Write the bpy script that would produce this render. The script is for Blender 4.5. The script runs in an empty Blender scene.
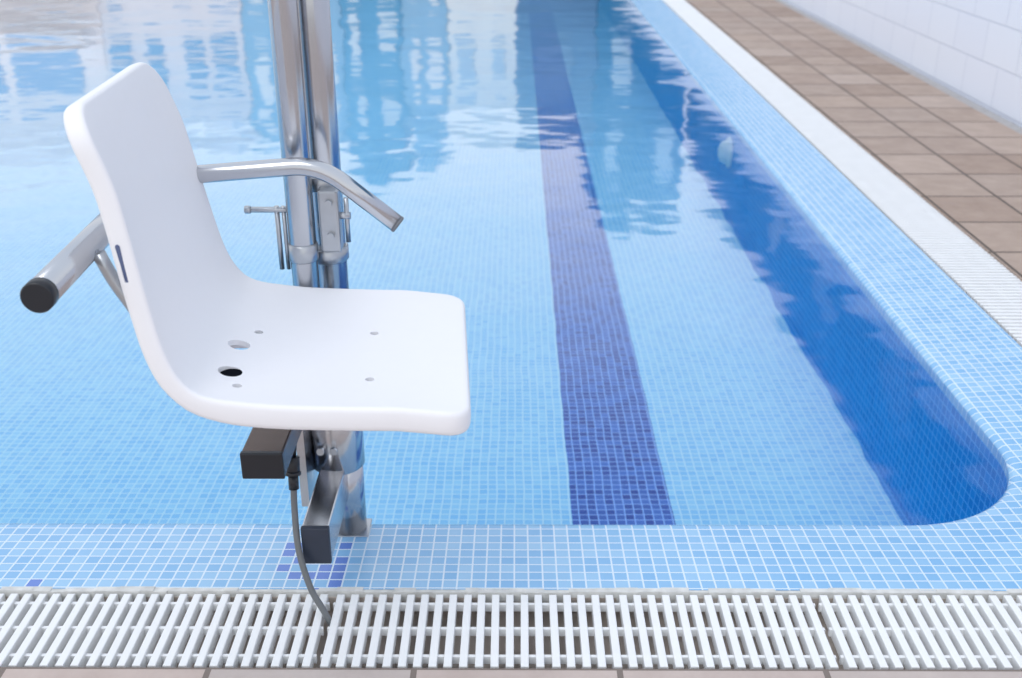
import bpy, bmesh, math, random
from mathutils import Vector, Matrix
random.seed(3)
S=bpy.context.scene
COL=S.collection
try:
    S.view_settings.view_transform='Standard'; S.view_settings.look='None'
except Exception: pass

# ---------------- node helpers ----------------
def newmat(name):
    m=bpy.data.materials.new(name); m.use_nodes=True
    nt=m.node_tree; b=nt.nodes['Principled BSDF']
    return m,nt,b
def N(nt,t,**k):
    n=nt.nodes.new(t)
    for a,v in k.items(): setattr(n,a,v)
    return n
def L(nt,a,b): nt.links.new(a,b)
def val(nt,op,a,b=None,c=None):
    n=N(nt,'ShaderNodeMath',operation=op)
    for i,x in enumerate((a,b,c)):
        if x is None: continue
        if isinstance(x,(int,float)): n.inputs[i].default_value=x
        else: L(nt,x,n.inputs[i])
    return n.outputs[0]
def mixc(nt,f,a,b):
    n=N(nt,'ShaderNodeMix',data_type='RGBA')
    for idx,x in ((0,f),(6,a),(7,b)):
        if isinstance(x,(int,float)): n.inputs[idx].default_value=x
        elif isinstance(x,tuple): n.inputs[idx].default_value=(*x,1)
        else: L(nt,x,n.inputs[idx])
    return n.outputs[2]
def simple(name,col,rough=.5,metal=0,noise=0,nscale=30,bump=0,spec=.5):
    m,nt,b=newmat(name)
    b.inputs['Roughness'].default_value=rough; b.inputs['Metallic'].default_value=metal
    b.inputs['Specular IOR Level'].default_value=spec
    tc=N(nt,'ShaderNodeTexCoord'); nz=N(nt,'ShaderNodeTexNoise'); nz.inputs['Scale'].default_value=nscale
    nz.inputs['Detail'].default_value=4
    L(nt,tc.outputs['Object'],nz.inputs['Vector'])
    d=tuple(c*(1-noise) for c in col); u=tuple(min(1,c*(1+noise)) for c in col)
    L(nt,mixc(nt,nz.outputs['Fac'],d,u),b.inputs['Base Color'])
    if bump:
        bp=N(nt,'ShaderNodeBump'); bp.inputs['Distance'].default_value=bump
        L(nt,nz.outputs['Fac'],bp.inputs['Height']); L(nt,bp.outputs[0],b.inputs['Normal'])
    return m
def grid_mask(nt,vec,pitch,g):
    vd=N(nt,'ShaderNodeVectorMath',operation='DIVIDE'); L(nt,vec,vd.inputs[0]); vd.inputs[1].default_value=(pitch[0],pitch[1],1)
    fr=N(nt,'ShaderNodeVectorMath',operation='FRACTION'); L(nt,vd.outputs[0],fr.inputs[0])
    fl=N(nt,'ShaderNodeVectorMath',operation='FLOOR'); L(nt,vd.outputs[0],fl.inputs[0])
    sp=N(nt,'ShaderNodeSeparateXYZ'); L(nt,fr.outputs[0],sp.inputs[0])
    gx=g; gy=g*pitch[0]/pitch[1]
    a=val(nt,'GREATER_THAN',val(nt,'ABSOLUTE',val(nt,'SUBTRACT',sp.outputs[0],.5)),.5-gx/2)
    b=val(nt,'GREATER_THAN',val(nt,'ABSOLUTE',val(nt,'SUBTRACT',sp.outputs[1],.5)),.5-gy/2)
    m=val(nt,'MAXIMUM',a,b)
    s2=N(nt,'ShaderNodeSeparateXYZ'); L(nt,fl.outputs[0],s2.inputs[0])
    cb=N(nt,'ShaderNodeCombineXYZ'); L(nt,s2.outputs[0],cb.inputs[0]); L(nt,s2.outputs[1],cb.inputs[1])
    wn=N(nt,'ShaderNodeTexWhiteNoise',noise_dimensions='2D'); L(nt,cb.outputs[0],wn.inputs['Vector'])
    return m,wn
def boxmask(nt,xy,x0,x1,y0,y1):
    x,y=xy
    m=val(nt,'MULTIPLY',val(nt,'GREATER_THAN',x,x0),val(nt,'LESS_THAN',x,x1))
    n=val(nt,'MULTIPLY',val(nt,'GREATER_THAN',y,y0),val(nt,'LESS_THAN',y,y1))
    return val(nt,'MULTIPLY',m,n)
LX0,LX1=.155,.43
def mosaic(name,uv,c1,c2,grout,g=.12,warp=0,lane=False,patch=False,rough=.25,pitch=.025,spec=.5):
    m,nt,b=newmat(name)
    b.inputs['Roughness'].default_value=rough; b.inputs['Specular IOR Level'].default_value=spec
    if uv:
        tc=N(nt,'ShaderNodeTexCoord'); vec=tc.outputs['UV']
    else:
        ge=N(nt,'ShaderNodeNewGeometry'); vec=ge.outputs['Position']
    if warp:
        nz=N(nt,'ShaderNodeTexNoise'); nz.inputs['Scale'].default_value=5; nz.inputs['Detail'].default_value=2
        L(nt,vec,nz.inputs['Vector'])
        s=N(nt,'ShaderNodeVectorMath',operation='SUBTRACT'); L(nt,nz.outputs['Color'],s.inputs[0]); s.inputs[1].default_value=(.5,.5,.5)
        sc=N(nt,'ShaderNodeVectorMath',operation='SCALE'); L(nt,s.outputs[0],sc.inputs[0]); sc.inputs['Scale'].default_value=warp
        ad=N(nt,'ShaderNodeVectorMath',operation='ADD'); L(nt,vec,ad.inputs[0]); L(nt,sc.outputs[0],ad.inputs[1])
        vec=ad.outputs[0]
    gm,wn=grid_mask(nt,vec,(pitch,pitch),g)
    big=N(nt,'ShaderNodeTexNoise'); big.inputs['Scale'].default_value=1.6; big.inputs['Detail'].default_value=3
    L(nt,vec,big.inputs['Vector'])
    f=val(nt,'ADD',val(nt,'MULTIPLY',wn.outputs['Value'],.65),val(nt,'MULTIPLY',big.outputs['Fac'],.4))
    tile=mixc(nt,f,c1,c2)
    gr=grout
    sp=N(nt,'ShaderNodeSeparateXYZ'); L(nt,vec,sp.inputs[0])
    if lane:
        lm=boxmask(nt,(sp.outputs[0],sp.outputs[1]),LX0,LX1,-9,99)
        dk=mixc(nt,wn.outputs['Value'],(.012,.06,.34),(.06,.18,.58))
        tile=mixc(nt,lm,tile,dk); gr=mixc(nt,lm,grout,(.28,.50,.88))
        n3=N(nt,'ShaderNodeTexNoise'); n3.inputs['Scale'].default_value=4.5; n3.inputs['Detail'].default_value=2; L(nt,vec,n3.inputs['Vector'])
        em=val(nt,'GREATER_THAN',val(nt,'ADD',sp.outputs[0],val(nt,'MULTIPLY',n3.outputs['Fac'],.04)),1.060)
        tile=mixc(nt,em,tile,(.008,.27,.68)); gr=mixc(nt,em,gr,(.09,.42,.82))  # wall's shaded blue painted onto the floor rim, wavy edge imitates refraction
    if patch:
        pm=boxmask(nt,(sp.outputs[0],sp.outputs[1]),-.425,-.30,1.475,1.65)
        pm=val(nt,'MULTIPLY',pm,val(nt,'GREATER_THAN',wn.outputs['Value'],.42))
        p2=boxmask(nt,(sp.outputs[0],sp.outputs[1]),-.85,-.825,1.475,1.525)
        pm=val(nt,'MAXIMUM',pm,p2)
        tile=mixc(nt,pm,tile,(.13,.24,.64))
    c=mixc(nt,gm,tile,gr)
    L(nt,c,b.inputs['Base Color'])
    bp=N(nt,'ShaderNodeBump'); bp.inputs['Distance'].default_value=.001; bp.inputs['Strength'].default_value=.4
    bp.invert=True
    L(nt,gm,bp.inputs['Height']); L(nt,bp.outputs[0],b.inputs['Normal'])
    return m

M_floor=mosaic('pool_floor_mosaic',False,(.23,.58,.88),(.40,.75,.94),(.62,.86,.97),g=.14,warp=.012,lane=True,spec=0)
M_wall=mosaic('pool_wall_mosaic_shaded',True,(.006,.26,.67),(.022,.37,.81),(.14,.55,.92),g=.13,warp=.008,spec=0)  # pool tile again; shade and water absorption put into the deeper blue
M_ledge=mosaic('ledge_mosaic',False,(.18,.43,.74),(.36,.60,.83),(.68,.80,.92),g=.12,patch=True)
M_steel=simple('stainless_steel',(.55,.56,.59),.21,1,.06,14)
M_steelb=simple('satin_steel',(.48,.50,.53),.32,1,.1,40)
M_black=simple('black_rubber',(.012,.014,.02),.35,0,.2)
M_matte=simple('black_matte_rubber',(.008,.009,.013),.9,0,.2,spec=0)
M_grey=simple('grey_plastic_cap',(.16,.17,.19),.4,0,.1)
M_navy=simple('dark_plastic_cap',(.03,.04,.065),.3,0,.2)
M_brown=simple('brown_steel_box',(.10,.07,.06),.25,.6,.2)
M_plastic=simple('white_moulded_plastic',(.88,.875,.905),.52,0,.01,60,.0002)
M_slot=simple('slot_shade_grey',(.13,.16,.28),.8,spec=0)  # dark tone stands in for the shade inside the seat slot
M_white=simple('white_grate_plastic',(.86,.87,.88),.4,0,.05,9)
M_gutter=simple('gutter_concrete',(.54,.47,.42),.8,0,.5,12,.004)
M_conc=simple('grey_concrete',(.42,.41,.41),.85,0,.25,25,.002)
M_mortar=simple('pale_mortar',(.66,.66,.64),.85,0,.35,45,.004)
M_cable=simple('grey_cable',(.15,.16,.17),.35,0,.1)

def tilemat(name,add,pitch,g,ramp,nlo,nhi,joint,mixf=.38):
    m,nt,b=newmat(name)
    ge=N(nt,'ShaderNodeNewGeometry')
    ad=N(nt,'ShaderNodeVectorMath',operation='ADD'); L(nt,ge.outputs['Position'],ad.inputs[0]); ad.inputs[1].default_value=add
    gm,wn=grid_mask(nt,ad.outputs[0],pitch,g)
    nz=N(nt,'ShaderNodeTexNoise'); nz.inputs['Scale'].default_value=9; nz.inputs['Detail'].default_value=8; nz.inputs['Roughness'].default_value=.65
    L(nt,ge.outputs['Position'],nz.inputs['Vector'])
    rp=N(nt,'ShaderNodeValToRGB'); L(nt,wn.outputs['Value'],rp.inputs[0])
    rp.color_ramp.elements[0].color=(*ramp[0],1); rp.color_ramp.elements[1].color=(*ramp[-1],1)
    k=len(ramp)-1
    for i in range(1,k):
        e=rp.color_ramp.elements.new(i/k); e.color=(*ramp[i],1)
    nr=N(nt,'ShaderNodeMapRange'); L(nt,nz.outputs['Fac'],nr.inputs[0]); nr.inputs[1].default_value=.3; nr.inputs[2].default_value=.7
    t2=mixc(nt,nr.outputs[0],nlo,nhi)
    t=mixc(nt,mixf,rp.outputs[0],t2)
    c=mixc(nt,gm,t,joint)
    L(nt,c,b.inputs['Base Color']); b.inputs['Roughness'].default_value=.6; b.inputs['Specular IOR Level'].default_value=.3
    bp=N(nt,'ShaderNodeBump'); bp.inputs['Distance'].default_value=.003; bp.invert=True
    L(nt,gm,bp.inputs['Height']); L(nt,bp.outputs[0],b.inputs['Normal'])
    return m
M_deck=tilemat('brown_deck_tiles',(.065,.18,0),(.2665,.31,1)[:2],.04,
    [(.32,.225,.17),(.39,.28,.22),(.42,.325,.27),(.45,.335,.265),(.53,.42,.355)],(.26,.19,.15),(.54,.43,.36),(.10,.075,.06))
M_stone=tilemat('pale_pink_paving',(.156,.30,0),(.32,.40),.03,
    [(.48,.40,.37),(.58,.46,.41),(.50,.45,.43),(.62,.52,.47)],(.42,.34,.31),(.64,.55,.51),(.22,.18,.16),.45)
def wallmat():
    m,nt,b=newmat('white_painted_block')
    ge=N(nt,'ShaderNodeNewGeometry'); sp=N(nt,'ShaderNodeSeparateXYZ'); L(nt,ge.outputs['Position'],sp.inputs[0])
    cb=N(nt,'ShaderNodeCombineXYZ'); L(nt,sp.outputs[1],cb.inputs[0]); L(nt,sp.outputs[2],cb.inputs[1])
    br=N(nt,'ShaderNodeTexBrick'); L(nt,cb.outputs[0],br.inputs['Vector'])
    br.inputs['Scale'].default_value=1; br.inputs['Brick Width'].default_value=.4; br.inputs['Row Height'].default_value=.2
    br.inputs['Mortar Size'].default_value=.004; br.inputs['Mortar Smooth'].default_value=.5
    br.inputs['Color1'].default_value=(.80,.84,.95,1); br.inputs['Color2'].default_value=(.82,.86,.96,1); br.inputs['Mortar'].default_value=(.68,.73,.86,1)
    L(nt,br.outputs['Color'],b.inputs['Base Color'])
    bp=N(nt,'ShaderNodeBump'); bp.inputs['Distance'].default_value=.002; bp.invert=True
    L(nt,br.outputs['Fac'],bp.inputs['Height']); L(nt,bp.outputs[0],b.inputs['Normal'])
    b.inputs['Roughness'].default_value=.7
    return m
M_blk=wallmat()
def watermat():
    m,nt,b=newmat('rippled_clear_water'); nt.nodes.remove(b)
    out=nt.nodes['Material Output']
    ge=N(nt,'ShaderNodeNewGeometry')
    mp=N(nt,'ShaderNodeMapping'); mp.inputs['Scale'].default_value=(1.0,1.2,1); L(nt,ge.outputs['Position'],mp.inputs['Vector'])
    n1=N(nt,'ShaderNodeTexNoise'); n1.inputs['Scale'].default_value=1.4; n1.inputs['Detail'].default_value=3; n1.inputs['Roughness'].default_value=.5
    L(nt,mp.outputs[0],n1.inputs['Vector'])
    bp=N(nt,'ShaderNodeBump'); bp.inputs['Distance'].default_value=.0105; L(nt,n1.outputs['Fac'],bp.inputs['Height'])
    fr=N(nt,'ShaderNodeFresnel'); fr.inputs['IOR'].default_value=1.38; L(nt,bp.outputs[0],fr.inputs['Normal'])
    tr=N(nt,'ShaderNodeBsdfTransparent'); tr.inputs[0].default_value=(.95,.99,1,1)
    gl=N(nt,'ShaderNodeBsdfGlossy'); gl.inputs['Roughness'].default_value=.06; gl.inputs['Color'].default_value=(.96,.98,1,1)
    L(nt,bp.outputs[0],gl.inputs['Normal'])
    fac=val(nt,'MULTIPLY',val(nt,'MAXIMUM',val(nt,'SUBTRACT',fr.outputs[0],.033),0),2.15)
    fac=val(nt,'MINIMUM',fac,1.0)
    mx=N(nt,'ShaderNodeMixShader'); L(nt,fac,mx.inputs[0]); L(nt,tr.outputs[0],mx.inputs[1]); L(nt,gl.outputs[0],mx.inputs[2])
    L(nt,mx.outputs[0],out.inputs['Surface'])
    return m
M_water=watermat()

# ---------------- mesh helpers ----------------
def obj(name,me,mat=None,parent=None,smooth=False):
    o=bpy.data.objects.new(name,me); COL.objects.link(o)
    if mat: me.materials.append(mat)
    if smooth:
        for p in me.polygons: p.use_smooth=True
    if parent is not None:
        o.parent=parent; o.matrix_parent_inverse=Matrix.Translation(parent.location).inverted()
    return o
def frombm(name,bm,mat,parent=None,smooth=False):
    me=bpy.data.meshes.new(name); bm.to_mesh(me); bm.free()
    return obj(name,me,mat,parent,smooth)
def addbox(bm,x0,x1,y0,y1,z0,z1):
    v=[bm.verts.new(p) for p in ((x0,y0,z0),(x1,y0,z0),(x1,y1,z0),(x0,y1,z0),(x0,y0,z1),(x1,y0,z1),(x1,y1,z1),(x0,y1,z1))]
    for f in ((3,2,1,0),(4,5,6,7),(0,1,5,4),(1,2,6,5),(2,3,7,6),(3,0,4,7)): bm.faces.new([v[i] for i in f])
    return v
def box(name,x0,x1,y0,y1,z0,z1,mat,parent=None,bev=0.002,seg=2):
    bm=bmesh.new(); addbox(bm,x0,x1,y0,y1,z0,z1)
    if bev: bmesh.ops.bevel(bm,geom=bm.edges[:],offset=bev,segments=seg,profile=.5,affect='EDGES')
    return frombm(name,bm,mat,parent)
def fillet(pts,r,n=8):
    pts=[Vector(p) for p in pts]; out=[pts[0]]
    for i in range(1,len(pts)-1):
        a,b,c=pts[i-1],pts[i],pts[i+1]
        d1=(a-b).normalized(); d2=(c-b).normalized(); rr=min(r,(a-b).length*.49,(c-b).length*.49)
        p=b+d1*rr; q=b+d2*rr
        for k in range(n+1):
            t=k/n; out.append(p*(1-t)**2+b*2*t*(1-t)+q*t*t)
    out.append(pts[-1]); return out
def sweep(bm,path,r,n=24,caps=True,bev=0,radii=None):
    path=[Vector(p) for p in path]; rs=radii or [r]*len(path)
    if bev:
        a=(path[1]-path[0]).normalized(); b=(path[-1]-path[-2]).normalized()
        path=[path[0],path[0]+a*bev]+path[1:-1]+[path[-1]-b*bev,path[-1]]; rs=[r-bev,r]+[r]*(len(path)-4)+[r,r-bev]
    t0=(path[1]-path[0]).normalized(); up=Vector((0,0,1)) if abs(t0.z)<.9 else Vector((0,1,0))
    u=t0.cross(up).normalized(); rings=[]; pt=t0
    for i,p in enumerate(path):
        if i==0: t=t0
        elif i==len(path)-1: t=(path[-1]-path[-2]).normalized()
        else: t=((path[i+1]-p).normalized()+(p-path[i-1]).normalized()).normalized()
        u=pt.rotation_difference(t)@u; u=(u-t*u.dot(t)).normalized(); w=t.cross(u); pt=t
        rings.append([bm.verts.new(p+(u*math.cos(2*math.pi*k/n)+w*math.sin(2*math.pi*k/n))*rs[i]) for k in range(n)])
    for a,b in zip(rings,rings[1:]):
        for k in range(n):
            f=bm.faces.new((a[k],a[(k+1)%n],b[(k+1)%n],b[k])); f.smooth=True
    if caps:
        bm.faces.new(rings[0][::-1]); bm.faces.new(rings[-1])
def tube(name,path,r,mat,parent=None,n=28,bev=0):
    bm=bmesh.new(); sweep(bm,path,r,n,True,bev); 
    bmesh.ops.recalc_face_normals(bm,faces=bm.faces[:])
    return frombm(name,bm,mat,parent)
def empty(name,loc,label,cat):
    e=bpy.data.objects.new(name,None); e.location=loc; COL.objects.link(e); e.empty_display_size=.1
    e['label']=label; e['category']=cat; return e

# ---------------- pool ----------------
PX0,PX1,PY0,PY1,R=-10.0,1.058,1.728,25.0,.30
NA=16
def loop(ox,oy,z,bm):
    vs=[];
    for cx,cy,a0 in ((PX1-R,PY0+R,-90),(PX1-R,PY1-R,0),(PX0+R,PY1-R,90),(PX0+R,PY0+R,180)):
        for k in range(NA+1):
            a=math.radians(a0+90*k/NA)
            vs.append(bm.verts.new((cx+(R+ox)*math.cos(a),cy+(R+oy)*math.sin(a),z)))
    return vs
def ring(bm,a,b,uvl=None):
    n=len(a); u=0
    for i in range(n):
        j=(i+1)%n
        f=bm.faces.new((a[i],a[j],b[j],b[i])); f.smooth=True
        if uvl:
            d=(a[j].co-a[i].co).length
            for l,uv in zip(f.loops,((u,a[i].co.z),(u+d,a[j].co.z),(u+d,b[j].co.z),(u,b[i].co.z))): l[uvl].uv=uv
            u+=d
DEP=-.465; WZ=-.028
pool=empty('swimming_pool',((PX0+PX1)/2,(PY0+PY1)/2,DEP),'blue mosaic tiled swimming pool filled with clear rippled water','swimming pool')
bm=bmesh.new()
a=loop(.252,.233,0,bm); b=loop(.02,.02,-.016,bm); c=loop(.008,.008,-.019,bm); d=loop(0,0,-.027,bm); e=loop(0,0,-.05,bm)
for p,q in ((a,b),(b,c),(c,d),(d,e)): ring(bm,p,q)
cx,cy=PX1-R,PY0+R
cv=bm.verts.new((PX1+.252,PY0-.233,0))
for k in range(NA): bm.faces.new((a[k],cv,a[k+1]))
bmesh.ops.recalc_face_normals(bm,faces=bm.faces[:])
o=frombm('tiled_ledge',bm,M_ledge,pool); o['label']='pale blue mosaic tiled pool edge'
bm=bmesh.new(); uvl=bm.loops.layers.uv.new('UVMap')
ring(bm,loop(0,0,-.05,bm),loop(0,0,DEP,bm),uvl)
o=frombm('basin_wall',bm,M_wall,pool); o['label']='mosaic underwater wall coloured in shaded deep blue'
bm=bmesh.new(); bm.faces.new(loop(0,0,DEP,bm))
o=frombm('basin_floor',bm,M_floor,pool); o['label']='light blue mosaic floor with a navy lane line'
bm=bmesh.new(); bm.faces.new(loop(-.0005,-.0005,WZ,bm))
o=frombm('water_surface',bm,M_water,pool); o['label']='clear calm reflective water'
bm=bmesh.new()
sweep(bm,[(PX1-x,5.15,-.165) for x in (.0005,.012,.014,.030,.045,.055,.058)],1,32,True,0,[.075,.074,.058,.056,.048,.030,.012])
o=frombm('inlet_fitting',bm,simple('inlet_plastic',(.90,.97,1.0),.5,spec=0),pool); o['label']='round white plastic inlet fitting'

def struct(o,label=None):
    o['kind']='structure'
    if label: o['label']=label; 
    return o
GY0,GY1=1.303,1.486
GX0,GX1=1.318,1.518
FARY=27.5
GB=-.045
bm=bmesh.new()
addbox(bm,-12,GX1,GY0-.006,GY1+.006,-.09,GB)
addbox(bm,GX0-.006,GX1+.006,GY1,26,-.09,GB)
addbox(bm,-12,GX1,GY0-.012,GY0-.004,-.09,-.004)
addbox(bm,-12,GX0,GY1+.002,GY1+.007,-.09,-.012)
addbox(bm,GX0-.008,GX0-.002,GY1,26,-.09,-.012)
addbox(bm,GX1+.002,GX1+.010,GY0,26,-.09,-.004)
struct(frombm('trim_1',bm,M_gutter),'concrete overflow gutter channel')
bm=bmesh.new()
xx=-12.0
while xx<GX0-.03:
    wl=random.uniform(.02,.06); x2=min(xx+wl,GX0-.002)
    addbox(bm,xx,x2,GY1+.001+random.uniform(0,.003),PY0-.231+random.uniform(0,.004),-.02,-.001+random.uniform(0,.0025)); xx=x2
struct(frombm('trim_2',bm,M_mortar),'thin rough mortar joint')
bm=bmesh.new()
def plane(x0,x1,y0,y1,z=0):
    addbox(bm,x0,x1,y0,y1,z-.05,z)
plane(GX1+.004,2.32,GY0-.004,26)
plane(-14,2.32,26,60)
plane(-14,PX0-.25,GY0-.004,26)
struct(frombm('floor',bm,M_deck),'brown ceramic poolside deck tiles')
bm=bmesh.new(); plane(-14,2.32,-4,GY0-.004)
struct(frombm('trim_4',bm,M_stone),'pale pinkish stone paving')
bm=bmesh.new(); addbox(bm,2.32,2.385,-4,FARY,-.05,-.004); addbox(bm,2.385,2.41,-4,FARY,-.05,-.03)
struct(frombm('trim_3',bm,M_conc),'grey concrete strip at the wall foot')
bm=bmesh.new(); addbox(bm,2.41,2.61,-4,FARY,-.05,1.6); addbox(bm,2.39,2.63,-4,FARY,1.6,1.66)
struct(frombm('wall_right',bm,M_blk),'white painted block wall')
bm=bmesh.new(); addbox(bm,-60,60,-20,90,-.7,-.6)
struct(frombm('ground',bm,simple('ground_concrete',(.45,.44,.42),.9,0,.2,2)),'concrete ground around the pool')

# ---------------- grates ----------------
PL=.824; NS=34; pitch=PL/NS
def grate_mesh(name,depth,w=.0065):
    bm=bmesh.new(); rnd=random.Random(5)
    for i in range(NS):
        x=(i+.5)*pitch; n0=len(bm.verts)
        addbox(bm,x-w,x+w,.002,depth-.002,-.022,0)
        bm.verts.ensure_lookup_table(); j=rnd.uniform(-.0007,.0007); k_=rnd.uniform(-.0007,.0007)
        for v in bm.verts[n0:]: v.co.x+= j if v.co.y<depth/2 else k_
    bmesh.ops.bevel(bm,geom=[e for e in bm.edges if all(v.co.z>-.001 for v in e.verts)],offset=.0016,segments=2,profile=.5,affect='EDGES')
    for y in (.030,.097,.160):
        addbox(bm,.0015,PL-.0015,y,y+.006,-.020,-.006)
    me=bpy.data.meshes.new(name); bm.to_mesh(me); bm.free(); me.materials.append(M_white); return me
gm=grate_mesh('drain_grate',GY1-GY0)
gm2=grate_mesh('drain_grate_wide',GX1-GX0)
def put(loc,rot,label,group,mesh):
    o=bpy.data.objects.new('drain_grate',mesh); COL.objects.link(o); o.location=loc; o.rotation_euler=(0,0,rot)
    o['label']=label; o['category']='drain grate'; o['group']=group
for k in range(-2,3):
    x=-.31+(PL+.004)*(k-1)
    if x+PL>GX1: continue
    put((x,GY0,random.uniform(-.002,.001)),random.uniform(-.002,.002),'white slatted plastic grate over the gutter by the chair','white overflow grates along the short edge',gm)
y=GY0
while y+PL<26:
    put((GX1,y,0),math.pi/2,'white slatted plastic grate beside brown deck tiles','white overflow grates along the long edge',gm2)
    y+=PL+.001

# ---------------- pool lift ----------------
lift=empty('pool_lift_chair',(-.318,1.655,-.01),'white plastic pool lift seat on stainless steel poles','pool lift')
PXc,PYc=-.316,1.704
YAW=math.radians(3.7)
TR=Matrix.Translation((-.27,1.21,0))@Matrix.Rotation(YAW,4,'Z')@Matrix.Translation((.27,0,0))
prof=[(-.522,.884),(-.509,.846),(-.493,.771),(-.474,.650),(-.459,.575),(-.438,.530),(-.402,.501),(-.33,.485),(-.22,.477),(-.12,.473),(-.056,.470)]
def catmull(P,n):
    out=[]; P=[Vector((2*P[0][0]-P[1][0],2*P[0][1]-P[1][1]))]+[Vector(p) for p in P]+[Vector((2*P[-1][0]-P[-2][0],2*P[-1][1]-P[-2][1]))]
    for i in range(1,len(P)-2):
        for k in range(n):
            t=k/n; p0,p1,p2,p3=P[i-1:i+3]
            out.append(.5*((2*p1)+(p2-p0)*t+(2*p0-5*p1+4*p2-p3)*t*t+(3*p1-p0-3*p2+p3)*t**3))
    out.append(P[-2]); return out
cl=catmull(prof,12)
al=[0]
for a_,b_ in zip(cl,cl[1:]): al.append(al[-1]+(b_-a_).length)
TOT=al[-1]
tans=[(cl[min(i+1,len(cl)-1)]-cl[max(i-1,0)]).normalized() for i in range(len(cl))]
def at(s):
    for i in range(len(al)-1):
        if al[i+1]>=s-1e-9:
            t=(s-al[i])/(al[i+1]-al[i]); return cl[i].lerp(cl[i+1],t), tans[i].lerp(tans[i+1],t).normalized()
    return cl[-1],tans[-1]
def clz(x):
    return min((abs(c.x-x),c.y) for c in cl if c.y<.53)[1]
W0=.212; RE=.0085
def RCs(s): return .052 if s<TOT/2 else .034
def THs(s):
    u=s/TOT; return .0135 if u<.5 else .0135+.0042*min(1,(u-.5)/.1)
def width(s):
    p,_=at(s); back=max(0,min(1,(p.y-.50)/.37)); back=back*back*(3-2*back)
    return W0-.028*back
def bdist(s,y,W,RC):
    qx=abs(s-TOT/2)-(TOT/2-RC); qy=abs(y)-(W-RC)
    out=math.hypot(max(qx,0),max(qy,0))+min(max(qx,qy),0)
    return max(0,RC-out)
def dense(Lh,fine):
    v=[0,.0003,.0009,.0018,.003,.0045,.0065,.009,.012,.016,.021,.027,.034,.042,.052,.066]
    mid=[.066+(Lh-.132)*i/fine for i in range(1,fine)]
    return v+mid+[Lh-x for x in reversed(v)]
ss=dense(TOT,44)
bm=bmesh.new(); top=[];bot=[]
fr_=[0,.0004,.0012,.0025,.0045,.0065,.0088,.013,.020,.028,.038,.055]
for s in ss:
    p,t=at(s); W=width(s); RC=RCs(s); TH=THs(s)
    dd=min(s,TOT-s); half=W
    if dd<RC: half=W-(RC-math.sqrt(max(0,RC**2-(RC-dd)**2)))
    ys=[-half+f for f in fr_]; m0=ys[-1]; n=14
    ys+= [m0+(-2*m0)*i/n for i in range(1,n)]; ys+= [-y_ for y_ in reversed([-half+f for f in fr_])]
    inner=Vector((-t.y,t.x))
    if inner.x<0 and inner.y<.5: inner=-inner
    if inner.y<0 and abs(inner.y)>.5: inner=-inner
    r1=[];r2=[]
    for y_ in ys:
        d=bdist(s,y_,W,RC)
        u=min(1,d/RE); h=TH*(1-(1-u)**3.0)**(1/3.0)
        dish=.010*min(1,(abs(y_)/W)**3)*min(1,dd/.10)
        q=p+inner*dish
        a_=q+inner*h; b_=q-inner*h
        r1.append(bm.verts.new((a_.x,.21+y_,a_.y))); r2.append(bm.verts.new((b_.x,.21+y_,b_.y)))
    top.append(r1); bot.append(r2)
for G in (top,bot):
    for a_,b_ in zip(G,G[1:]):
        for j in range(len(a_)-1): bm.faces.new((a_[j],a_[j+1],b_[j+1],b_[j]))
bmesh.ops.remove_doubles(bm,verts=bm.verts[:],dist=.00012)
bmesh.ops.dissolve_degenerate(bm,edges=bm.edges[:],dist=.00005)
bmesh.ops.recalc_face_normals(bm,faces=bm.faces[:])
bm.transform(TR)
shell=frombm('tmp_shell',bm,M_plastic)
SLZ=.702; SLX=-.476
def slotprism(bm,r,hl,y0,y1):
    v1=[];v2=[]
    for k in range(24):
        a_=2*math.pi*k/24; x=math.cos(a_)*r; z=math.sin(a_)*r+(hl if math.sin(a_)>=0 else -hl)
        x-=.125*z
        v1.append(bm.verts.new(TR@Vector((SLX+x,y0,SLZ+z)))); v2.append(bm.verts.new(TR@Vector((SLX+x,y1,SLZ+z))))
    bm.faces.new(v1); bm.faces.new(v2[::-1])
    for k in range(24): bm.faces.new((v1[k],v2[k],v2[(k+1)%24],v1[(k+1)%24]))
cut=bmesh.new()
def surf(x): return clz(x)+.0155
holes=[(-.388,1.302,.0160),(-.397,1.391,.0155)]
SCR=((-.381,1.445),(-.369,1.261),(-.213,1.474),(-.200,1.315))
for x,y_,r in holes: sweep(cut,[(x,y_,.40),(x,y_,.6)],r,32)
for x,y_ in SCR: sweep(cut,[(x,y_,surf(x)-.006),(x,y_,.6)],.0065,20)
slotprism(cut,.0024,.0215,-.02,.024)
bmesh.ops.recalc_face_normals(cut,faces=cut.faces[:])
cutter=frombm('tmp_cut',cut,M_plastic)
# recess under the pan behind the second hole (top follows the pan's slope), built in the seat's own frame
pk=bmesh.new()
xa,xb=-.408,-.366
vv=addbox(pk,xa,xb,.160,.212,.40,.5)
for v in vv[4:]: v.co.z=clz(v.co.x)+.0135-.0060
bmesh.ops.recalc_face_normals(pk,faces=pk.faces[:]); pk.transform(TR); cutter2=frombm('tmp_cut2',pk,M_plastic)
pk=bmesh.new(); addbox(pk,-.436,-.3655,.2115,.36,.40,clz(-.366)+.0055)
bmesh.ops.recalc_face_normals(pk,faces=pk.faces[:]); pk.transform(TR); cutter3=frombm('tmp_cut3',pk,M_plastic)
for c_ in (cutter2,cutter3,cutter):
    bo=shell.modifiers.new('x','BOOLEAN'); bo.object=c_; bo.solver='EXACT'
dg=bpy.context.evaluated_depsgraph_get(); dg.update()
me=bpy.data.meshes.new_from_object(shell.evaluated_get(dg))
print('shell verts',len(shell.data.vertices),'->',len(me.vertices))
for o in (shell,cutter,cutter2,cutter3): bpy.data.objects.remove(o)
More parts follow.
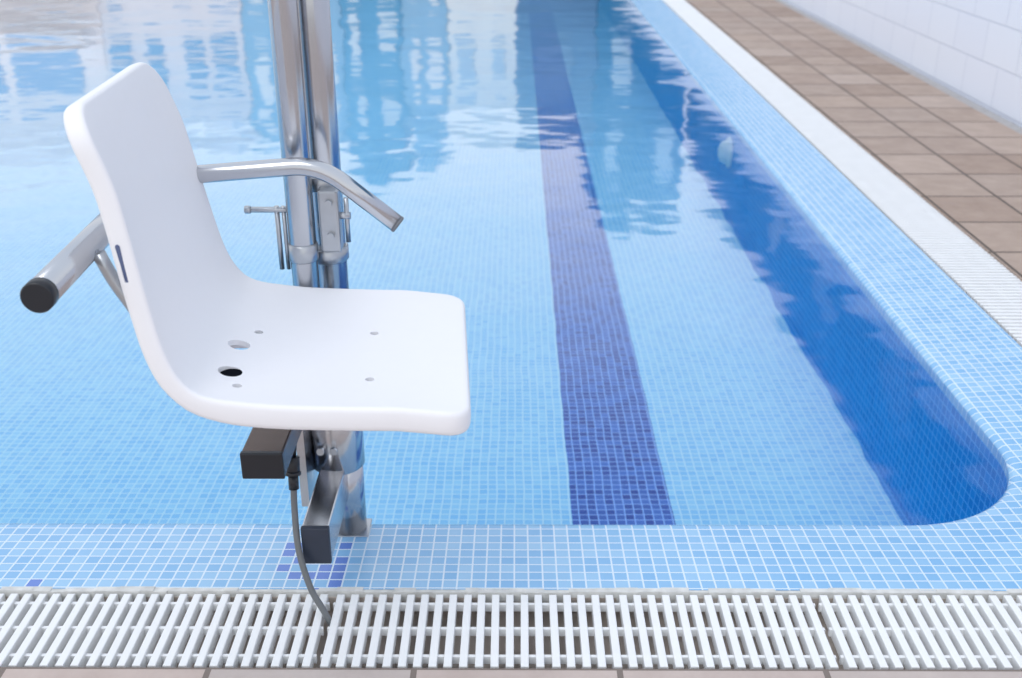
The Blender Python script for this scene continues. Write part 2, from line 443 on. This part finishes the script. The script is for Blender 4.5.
seat=obj('seat',me,None,lift); seat['label']='white moulded plastic seat with backrest'
me.materials.clear(); me.materials.append(M_plastic)
for p in me.polygons: p.use_smooth=True
try: me.set_sharp_from_angle(angle=math.radians(50))
except Exception: pass
def sub(o,par): o.parent=par; o.matrix_parent_inverse=Matrix.Identity(4); return o
for x,y_ in SCR:
    z=surf(x); bm=bmesh.new(); sweep(bm,[(x,y_,z-.012),(x,y_,z-.003)],.0054,16,True,.001)
    sub(frombm('screw',bm,M_steelb),seat)
bm=bmesh.new(); slotprism(bm,.0025,.0217,.0145,.030); bmesh.ops.recalc_face_normals(bm,faces=bm.faces[:])
sub(frombm('slot_shade_insert',bm,M_slot),seat)['label']='blue grey insert coloured as slot shade'
z=surf(-.388); bm=bmesh.new(); sweep(bm,[(-.388,1.302,z-.03),(-.388,1.302,z-.0020)],.0164,28)
sub(frombm('rubber_plug',bm,M_matte),seat)['label']='black rubber plug'

# poles
bm=bmesh.new()
sweep(bm,[(PXc+.001,PYc,.1),(PXc+.001,PYc,1.75)],.0290,36)
sweep(bm,[(PXc,PYc,-.012),(PXc,PYc,.16)],.0340,36)
frombm('main_post',bm,M_steel,lift)
bm=bmesh.new()
sweep(bm,[(-.347,1.649,.48),(-.347,1.649,1.72)],.0220,32,True,.001)
frombm('lifting_mast',bm,M_steel,lift)
bm=bmesh.new(); sweep(bm,[(-.347,1.649,.548),(-.347,1.649,.578)],.0240,32,True,.002)
frombm('mast_collar',bm,M_steelb,lift)
bm=bmesh.new(); addbox(bm,PXc-.037,PXc+.041,PYc-.0350,PYc+.025,-.0165,-.011)
bmesh.ops.bevel(bm,geom=bm.edges[:],offset=.001,segments=2,profile=.5,affect='EDGES')
frombm('base_plate',bm,M_steelb,lift)
bm=bmesh.new()
addbox(bm,-.318,-.285,1.649,1.68,.560,.665)
bmesh.ops.bevel(bm,geom=bm.edges[:],offset=.004,segments=2,profile=.5,affect='EDGES')
sweep(bm,[(-.300,1.640,.645),(-.300,1.655,.645)],.006,12); sweep(bm,[(-.300,1.640,.590),(-.300,1.655,.590)],.006,12)
sweep(bm,[(-.29,1.662,.62),(-.268,1.662,.62)],.006,12); sweep(bm,[(-.274,1.662,.575),(-.274,1.662,.65)],.004,12)
sweep(bm,[(PXc,PYc,.655),(PXc,PYc,.68)],.034,32,True,.002); sweep(bm,[(PXc,PYc,.53),(PXc,PYc,.555)],.034,32,True,.002)
frombm('clamp_bracket',bm,M_steelb,lift)
bm=bmesh.new(); sweep(bm,[(-.432,1.655,.632),(-.366,1.655,.632)],.0048,14,True,.001)
sweep(bm,[(-.438,1.655,.632),(-.428,1.655,.632)],.0065,14,True,.001)
sweep(bm,[(-.386,1.655,.638),(-.386,1.655,.53)],.0042,14); sweep(bm,[(-.375,1.655,.638),(-.375,1.655,.53)],.0035,14)
frombm('locking_handle',bm,M_steelb,lift)
tube('cross_tube',[(-.550,1.145,.690),(-.566,1.60,.693)],.0185,M_steel,lift,32)
bm=bmesh.new(); sweep(bm,[(-.5494,1.130,.690),(-.5502,1.150,.690)],.0193,32,True,.002)
frombm('end_cap',bm,M_black,lift)['label']='black rubber end cap'
arm=tube('armrest',fillet([(-.566,1.585,.693),(-.550,1.599,.701),(-.300,1.595,.723),(-.184,1.583,.632)],.045),.0140,M_steel,lift,26)
bm=bmesh.new(); p=Vector((-.184,1.583,.632)); d=(p-Vector((-.3,1.595,.723))).normalized()
sweep(bm,[p-d*.002,p+d*.004],.0143,24,True,.0015); c_=sub(frombm('arm_cap',bm,M_grey),arm); c_['label']='grey plastic end cap'
tube('back_strut',fillet([(-.536,1.29,.688),(-.522,1.29,.65),(-.500,1.29,.61),(-.485,1.29,.58)],.02),.009,M_steelb,lift,16)
bm=bmesh.new()
addbox(bm,-.345,-.305,1.38,1.62,.436,.460); addbox(bm,-.22,-.18,1.38,1.62,.434,.456); addbox(bm,-.345,-.18,1.58,1.62,.434,.458)
addbox(bm,-.35,-.29,1.60,1.665,.30,.45)
bmesh.ops.bevel(bm,geom=bm.edges[:],offset=.002,segments=1,profile=.5,affect='EDGES')
frombm('seat_frame',bm,M_steelb,lift)
box('support_arm',-.408,-.345,1.372,1.665,.302,.345,M_brown,lift,.003)
box('arm_end_cap',-.4085,-.3445,1.366,1.376,.3015,.3455,M_black,lift,.002)['label']='black plastic square cap'
bm=bmesh.new(); addbox(bm,-.352,-.306,1.47,1.675,.076,.146)
bmesh.ops.bevel(bm,geom=bm.edges[:],offset=.003,segments=2,profile=.5,affect='EDGES')
frombm('socket_arm',bm,M_steel,lift)
box('socket_cap',-.3525,-.3055,1.464,1.474,.0755,.1465,M_navy,lift,.002)['label']='dark plastic square cap'
bm=bmesh.new()
sweep(bm,[(PXc-.008,PYc-.012,.135),(PXc-.008,PYc-.012,.26)],.048,36,True,.002)
addbox(bm,-.378,-.364,1.60,1.69,.10,.26)
sweep(bm,[(-.345,1.636,.19),(-.345,1.66,.19)],.007,12); sweep(bm,[(-.322,1.636,.19),(-.322,1.65,.19)],.007,12)
frombm('lower_carriage',bm,M_steel,lift)
bm=bmesh.new(); sweep(bm,[(-.362,1.50,.262),(-.362,1.492,.236)],.0115,16,True,.001); sweep(bm,[(-.362,1.493,.238),(-.362,1.491,.232)],.0135,16,True,.001)
sweep(bm,[(-.362,1.492,.232),(-.362,1.488,.208)],.0085,16)
sweep(bm,[(-.362,1.53,.30),(-.362,1.50,.262)],.006,12)
frombm('cable_connector',bm,M_black,lift)
cp=[(-.362,1.49,.222),(-.363,1.482,.17),(-.356,1.455,.11),(-.338,1.435,.05),(-.318,1.425,.012),(-.304,1.42,-.02),(-.303,1.42,-.043)]
def cat3(P,n=8):
    P=[Vector(p) for p in P]; P=[2*P[0]-P[1]]+P+[2*P[-1]-P[-2]]; out=[]
    for i in range(1,len(P)-2):
        for k in range(n):
            t=k/n; p0,p1,p2,p3=P[i-1:i+3]
            out.append(.5*((2*p1)+(p2-p0)*t+(2*p0-5*p1+4*p2-p3)*t*t+(3*p1-p0-3*p2+p3)*t**3))
    out.append(P[-2]); return out
tube('power_cable',cat3(cp),.0055,M_cable,lift,12)

# ---------------- buildings mirrored in the water; the last is added for its dark reflection ----------------
M_balc=simple('balcony_white',(.85,.85,.87),.7)
def building(x0,x1,y0,depth,h,col,wcol,nf,nw,label,wh=.5,bal=True,blocks=(),side=None):
    e=empty('building',((x0+x1)/2,y0+depth/2,-.6),label,'building')
    bm=bmesh.new(); addbox(bm,x0,x1,y0,y0+depth,-.6,h); addbox(bm,x0,x1,y0-.15,y0+depth,h,h+.15)
    for bx0,bx1,bh in blocks: addbox(bm,bx0,bx1,y0+.1,y0+3,h+.15,h+bh)
    frombm('facade',bm,simple('render_%d'%random.randint(0,9999),col,.8,0,.12,.8),e)
    gm_=simple('glass_%d'%random.randint(0,9999),wcol,.15)
    fh=h/nf; ww=(x1-x0)/nw
    for i in range(nf):
        for j in range(nw):
            w2=ww*wh/2*random.uniform(.6,1.4); cx=x0+(j+.5)*ww+random.uniform(-.1,.1)*ww; z0=i*fh+fh*.22
            box('window',cx-w2,cx+w2,y0-.05,y0+.02,z0,z0+fh*random.uniform(.35,.68),gm_,e,0)
        if bal: box('balcony',x0+.2,x1-.2,y0-.9,y0-.02,i*fh+fh*.02-.0,i*fh+fh*.1,M_balc,e,0)
    if side:
        for i in range(nf):
            for j in range(side):
                cy=y0+(j+.5)*depth/side
                box('window',x0-.04,x0+.02,cy-.5,cy+.5,i*fh+fh*.25,i*fh+fh*.75,gm_,e,0)
building(-26,-11.72,31,8,6.2,(.93,.88,.92),(.30,.50,.76),2,5,'white rendered building with rows of windows',.6,True,((-16,-13.5,.9),(-22,-20,.7)))
building(-11.70,-7.72,31,8,5.9,(.80,.82,.90),(.22,.46,.74),2,4,'white rendered building with blue shutters',.6,False,((-11.2,-10.2,1.1),(-9.2,-8.3,.8)))
building(-7.70,-4.92,31,8,6.3,(.30,.56,.80),(.80,.88,.95),2,3,'pale blue rendered building with white shutters',.4,False,((-7.4,-6.4,.5),))
building(-4.90,-3.22,31,8,6.9,(.14,.42,.68),(.70,.82,.92),3,2,'blue grey rendered block with pale windows',.5,False,((-4.6,-3.9,1.0),))
building(-3.20,-1.92,31,8,6.1,(.30,.55,.78),(.85,.90,.96),2,2,'narrow pale blue rendered house',.45,False,((-2.9,-2.3,1.0),))
building(-1.90,0.0,31,8,5.7,(.80,.87,.96),(.45,.65,.85),2,2,'low white poolside building',.4,False,((-1.2,-.5,.45),))
building(0.02,2.3,31,8,6.0,(.12,.28,.50),(.16,.32,.54),2,1,'low dark blue poolside building',.35,False)
building(2.32,4.96,31,8,8.3,(.05,.26,.50),(.50,.68,.84),3,2,'tall blue grey rendered building',.35,False,((2.7,3.5,.9),(4.0,4.5,.5)))
building(5.0,12,4,26.8,6.35,(.06,.19,.33),(.05,.16,.30),2,2,'long dark block added behind the wall to darken the water reflection',.4,False,(),8)  # invented block; replaces pale sky in the reflection over the submerged wall

# ---------------- world & light ----------------
w=bpy.data.worlds.new('overcast_sky'); S.world=w; w.use_nodes=True; nt=w.node_tree
bg=nt.nodes['Background']; tc=N(nt,'ShaderNodeTexCoord'); sp=N(nt,'ShaderNodeSeparateXYZ'); L(nt,tc.outputs['Generated'],sp.inputs[0])
rp=N(nt,'ShaderNodeValToRGB'); L(nt,sp.outputs[2],rp.inputs[0])
rp.color_ramp.elements[0].position=0; rp.color_ramp.elements[0].color=(.97,.98,1,1)
rp.color_ramp.elements[1].position=.9; rp.color_ramp.elements[1].color=(.72,.83,1,1)
nz=N(nt,'ShaderNodeTexNoise'); nz.inputs['Scale'].default_value=2.5; nz.inputs['Detail'].default_value=4; L(nt,tc.outputs['Generated'],nz.inputs['Vector'])
L(nt,mixc(nt,val(nt,'MULTIPLY',nz.outputs['Fac'],.5),rp.outputs[0],(1,1,1)),bg.inputs['Color'])
bg.inputs['Strength'].default_value=1.12
ld=bpy.data.lights.new('sun','SUN'); ld.energy=.8; ld.angle=math.radians(30); ld.color=(1,.98,.95)
lo=bpy.data.objects.new('sun',ld); COL.objects.link(lo)
lo.rotation_euler=Vector((.35,.55,-.85)).to_track_quat('-Z','Y').to_euler(); lo.location=(-3,-5,8)

# ---------------- camera ----------------
cd=bpy.data.cameras.new('camera'); co=bpy.data.objects.new('camera',cd); COL.objects.link(co)
co.location=(0,0,1.15); co.rotation_euler=(math.radians(90-24.3),0,math.radians(.22))
cd.sensor_width=36; cd.lens=37.45; cd.clip_start=.05; cd.clip_end=300
cd.dof.use_dof=True; cd.dof.focus_distance=1.65; cd.dof.aperture_fstop=5.6
S.camera=co
